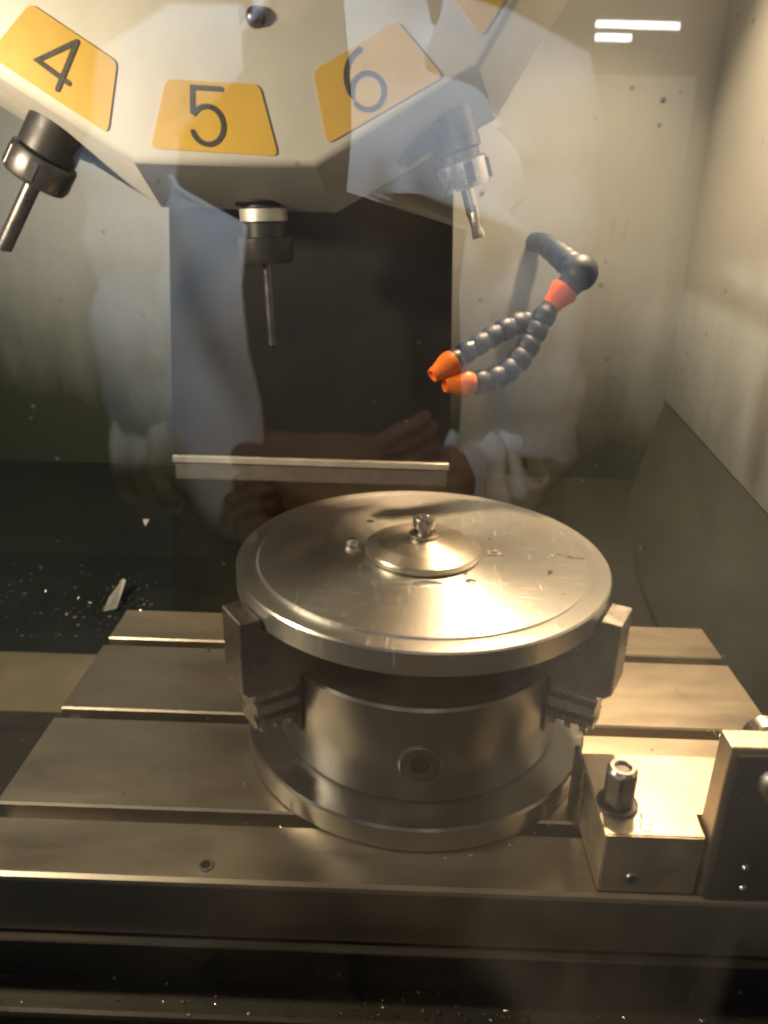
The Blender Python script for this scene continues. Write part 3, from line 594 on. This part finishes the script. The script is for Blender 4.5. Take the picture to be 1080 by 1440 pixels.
# ================================================================== the photographer, standing behind the camera
PX, PYp = -0.065, -0.215
person = thing('person', 'person in open white jacket and brown trousers with bent arms, mirrored in the window', 'person', (PX, PYp, FZ))
Z = lambda z: z - FZ
def skin_mesh(name, V, E, mat, parent, root=0, sub=2):
    me = bpy.data.meshes.new(name); me.from_pydata([v[:3] for v in V], E, []); o = bpy.data.objects.new(name, me); C.objects.link(o); o.parent = parent
    md = o.modifiers.new('Skin', 'SKIN'); md.use_smooth_shade = True
    for i, v in enumerate(V):
        r = v[3]; me.skin_vertices[0].data[i].radius = (r, r) if not isinstance(r, tuple) else r
        me.skin_vertices[0].data[i].use_root = (i == root)
    sb = o.modifiers.new('Sub', 'SUBSURF'); sb.levels = sub; sb.render_levels = sub
    me.materials.append(M[mat]); return o
# joints in person space: x, y (towards the machine +), z above the floor
SH_L, EL_L, WR_L = (-0.180, 0.0, 1.41), (-0.215, 0.02, 1.07), (-0.02, 0.14, 1.09)
SH_R, EL_R, WR_R = (0.180, 0.0, 1.42), (0.210, 0.04, 1.08), (0.03, 0.165, 1.05)
V = [(0, 0, 0.95, (0.15, 0.10)), (0, 0.005, 1.10, (0.135, 0.095)), (0, 0.0, 1.28, (0.155, 0.11)), (0, -0.005, 1.42, (0.12, 0.08)), (0, 0.005, 1.50, 0.056), (0, 0.02, 1.56, 0.056), (0, 0.03, 1.63, (0.074, 0.092)), (0, 0.025, 1.71, (0.078, 0.095)), (0, 0.015, 1.76, (0.055, 0.065)),
     (*SH_L, 0.062), (*EL_L, 0.045), (*WR_L, 0.030), (*SH_R, 0.062), (*EL_R, 0.045), (*WR_R, 0.030),
     (-0.10, 0, 0.90, 0.088), (-0.115, 0.02, 0.50, 0.060), (-0.12, -0.02, 0.09, 0.042), (0.10, 0, 0.90, 0.088), (0.115, 0.02, 0.50, 0.060), (0.12, -0.02, 0.09, 0.042)]
E_ = [(0, 1), (1, 2), (2, 3), (3, 4), (4, 5), (5, 6), (6, 7), (7, 8), (3, 9), (9, 10), (10, 11), (3, 12), (12, 13), (13, 14), (0, 15), (15, 16), (16, 17), (0, 18), (18, 19), (19, 20)]
def hand(base, fwd, side, V, E_, root_i, curl_):
    b0 = Vector(base); f = Vector(fwd).normalized(); s = Vector(side).normalized(); n = f.cross(s)
    V.append((*(b0 + f * 0.05), (0.034, 0.016))); pi = len(V) - 1; E_.append((root_i, pi))
    for k, (off, L) in enumerate(((-0.028, 0.062), (-0.010, 0.074), (0.010, 0.070), (0.028, 0.055))):
        p = b0 + f * 0.085 + s * off; pr = pi
        for j in range(3):
            V.append((*p, 0.0095 - 0.001 * j)); E_.append((pr, len(V) - 1)); pr = len(V) - 1
            ang = curl_ * (j + 1); p = p + (f * math.cos(ang) + n * math.sin(ang)) * L / 2.4
    p = b0 + f * 0.03 - s * 0.036; pr = pi
    for j in range(3):
        V.append((*p, 0.0105 - 0.001 * j)); E_.append((pr, len(V) - 1)); pr = len(V) - 1; p = p + (f * 0.75 - s * 0.5 + n * 0.3).normalized() * 0.03
hand(WR_L, (0.20, 0.02, 0.03), (0, 0.3, 1), V, E_, 11, 0.5)
hand(WR_R, (-0.20, -0.01, 0.03), (0, 0.3, 1), V, E_, 14, 0.55)
skin_mesh('body', V, E_, 'skin', person)
# face: nose, eyes, mouth, ears; hair
hd = Vector((0, 0.028, 1.665))
bm = bmesh.new(); add(bm, [(-0.016, 0.108, 1.632), (0.016, 0.108, 1.632), (0.0, 0.142, 1.640), (0, 0.112, 1.690)], [(0, 1, 2), (0, 2, 3), (1, 3, 2), (0, 3, 1)]); obj('nose', bm, 'skin', person, None, 80)
for s in (-1, 1):
    e = obj('eye', lathe([(0, -0.012)] + [(0.012 * math.cos(t), 0.012 * math.sin(t)) for t in [i * PI / 8 - PI / 2 for i in range(1, 8)]] + [(0, 0.012)], 14, mat=Matrix.Translation((s * 0.031, 0.103, 1.682))), 'eye_white', person, None, 80)
    obj('ear', lathe([(0, -0.03), (0.012, -0.02), (0.016, 0.0), (0.013, 0.02), (0, 0.03)], 12, mat=Matrix.Translation((s * 0.082, 0.02, 1.66))), 'skin', person, None, 80)
obj('mouth', tube(bez((-0.022, 0.108, 1.602), (-0.01, 0.120, 1.606), (0.01, 0.120, 1.606), (0.022, 0.108, 1.602), 8), 0.005, 8), 'skin', person, None, 80)
bm = bmesh.new(); bmesh.ops.create_uvsphere(bm, u_segments=28, v_segments=18, radius=1, matrix=Matrix.Translation((0, 0.010, 1.705)) @ Matrix.Diagonal((0.094, 0.110, 0.098, 1)))
bmesh.ops.delete(bm, geom=[v for v in bm.verts if v.co.z < 1.705 + 0.9 * max(0, v.co.y - 0.01) - 0.07], context='VERTS')
for v in bm.verts: v.co += Vector((random.gauss(0, 0.002), random.gauss(0, 0.002), random.gauss(0, 0.003)))
obj('hair', bm, 'hair', person, None, 80)
# clothing: jacket shell with open front, sleeves, rolled cuffs, shirt, trousers, shoes
def fold(p, k=1.0): return k * (0.006 * math.sin(38 * p.z + 9 * p.x) + 0.005 * math.sin(60 * p.x + 21 * p.z) + 0.004 * math.sin(90 * p.z - 40 * p.x + 3))
def shell(rings, a0, a1, n, mat, name, parent, th=0.004, k=1.0):
    bm = bmesh.new(); rows = []
    for (cx, cy, z, rx, ry, *gap) in rings:
        A0, A1 = (a0, a1) if not gap else (90 + gap[0], 450 - gap[1]); row = []
        for i in range(n + 1):
            a = math.radians(A0 + (A1 - A0) * i / n); p = Vector((cx + rx * math.cos(a), cy + ry * math.sin(a), z)); f = fold(p, k)
            row.append(bm.verts.new(p + Vector((math.cos(a) * f, math.sin(a) * f, 0))))
        rows.append(row)
    for a, b_ in zip(rows, rows[1:]):
        for i in range(n): bm.faces.new((a[i], a[i + 1], b_[i + 1], b_[i]))
    bmesh.ops.remove_doubles(bm, verts=bm.verts[:], dist=1e-5); bmesh.ops.solidify(bm, geom=bm.faces[:], thickness=th)
    return obj(name, bm, mat, parent, None, 60)
rg = []
for z, rx, ry, gl_, gr_ in ((1.00, 0.212, 0.150, 22, 42), (1.05, 0.210, 0.149, 21, 42), (1.10, 0.208, 0.148, 20, 40), (1.15, 0.205, 0.146, 20, 38), (1.20, 0.206, 0.146, 21, 38), (1.26, 0.210, 0.148, 23, 38), (1.315, 0.213, 0.147, 23, 36), (1.345, 0.213, 0.143, 46, 4), (1.39, 0.208, 0.134, 66, 5), (1.43, 0.188, 0.114, 66, 5), (1.45, 0.165, 0.106, 66, 5), (1.47, 0.13, 0.098, 60, 5), (1.50, 0.085, 0.085, 50, 5), (1.54, 0.076, 0.076, 40, 5)):
    rg.append((0, 0, z, rx, ry, gl_, gr_))
shell(rg, 0, 360, 72, 'white_cotton', 'jacket', person)
shell([(0, 0, z, rx, ry) for z, rx, ry in ((0.98, 0.170, 0.125), (1.1, 0.170, 0.122), (1.28, 0.190, 0.132), (1.36, 0.196, 0.128), (1.41, 0.180, 0.110), (1.45, 0.140, 0.092), (1.48, 0.095, 0.080), (1.51, 0.068, 0.068))], 0, 360, 48, 'dark_shirt', 'shirt', person, 0.003, 0.3)
def sleeve(a, b_, c, name, mat, r, jit, cmat):
    A, B, Cc = Vector(a), Vector(b_), Vector(c); pts = [Vector((A.x * 0.45, A.y, A.z + 0.035)), Vector((A.x * 0.75, A.y, A.z + 0.022))] + [A.lerp(B, t) for t in [i / 14 for i in range(14)]] + [B.lerp(Cc, t) for t in [i / 6 * 0.12 for i in range(7)]]
    rad = [r * (0.9 if i == 0 else 1.02 if i == 1 else 1.15 - 0.026 * i) + 0.005 * math.sin(i * 1.9 + jit) for i in range(len(pts))]
    bm = tube(pts, rad, 26, None, False)
    for v in bm.verts: v.co += Vector((fold(v.co, 0.5), fold(v.co + Vector((1, 0, 0)), 0.5), 0))
    bmesh.ops.solidify(bm, geom=bm.faces[:], thickness=0.003); obj(name, bm, mat, person, None, 70)
    p = B.lerp(Cc, -0.06) + Vector((0, 0, -0.012)); q = B.lerp(Cc, 0.46); kk = 15
    bm = tube([p.lerp(q, k / kk) for k in range(kk + 1)], [r * (0.45 if k in (0, kk) else 0.78 - 0.012 * k + 0.07 * math.sin(k * 1.7 + jit)) for k in range(kk + 1)], 28)
    for v in bm.verts: v.co += Vector((fold(v.co, 0.8), fold(v.co, 0.8), fold(v.co + Vector((2, 0, 0)), 0.6)))
    obj('rolled_cuff', bm, cmat, person, None, 70)
sleeve(SH_L, EL_L, WR_L, 'sleeve', 'white_cotton', 0.078, 0, 'beige_knit'); sleeve(SH_R, EL_R, WR_R, 'sleeve', 'white_cotton', 0.078, 2, 'white_cotton')
bm = bmesh.new()
for s in (-1, 1):
    tube([(s * 0.085, 0, 1.02), (s * 0.10, 0, 0.86), (s * 0.108, 0.01, 0.70), (s * 0.115, 0.02, 0.50), (s * 0.118, 0.0, 0.30), (s * 0.12, -0.015, 0.06)], [0.115, 0.112, 0.100, 0.086, 0.080, 0.078], 24, bm)
for v in bm.verts: v.co += Vector((fold(v.co, 0.6), fold(v.co, 0.8), 0))
obj('trousers', bm, 'brown_trousers', person, None, 70)
for s in (-1, 1):
    t = bmesh.new(); bmesh.ops.create_uvsphere(t, u_segments=20, v_segments=12, radius=1, matrix=Matrix.Translation((s * 0.12, 0.03, 0.045)) @ Matrix.Diagonal((0.048, 0.13, 0.045, 1)))
    obj('shoe', t, 'shoe_leather', person, None, 60)
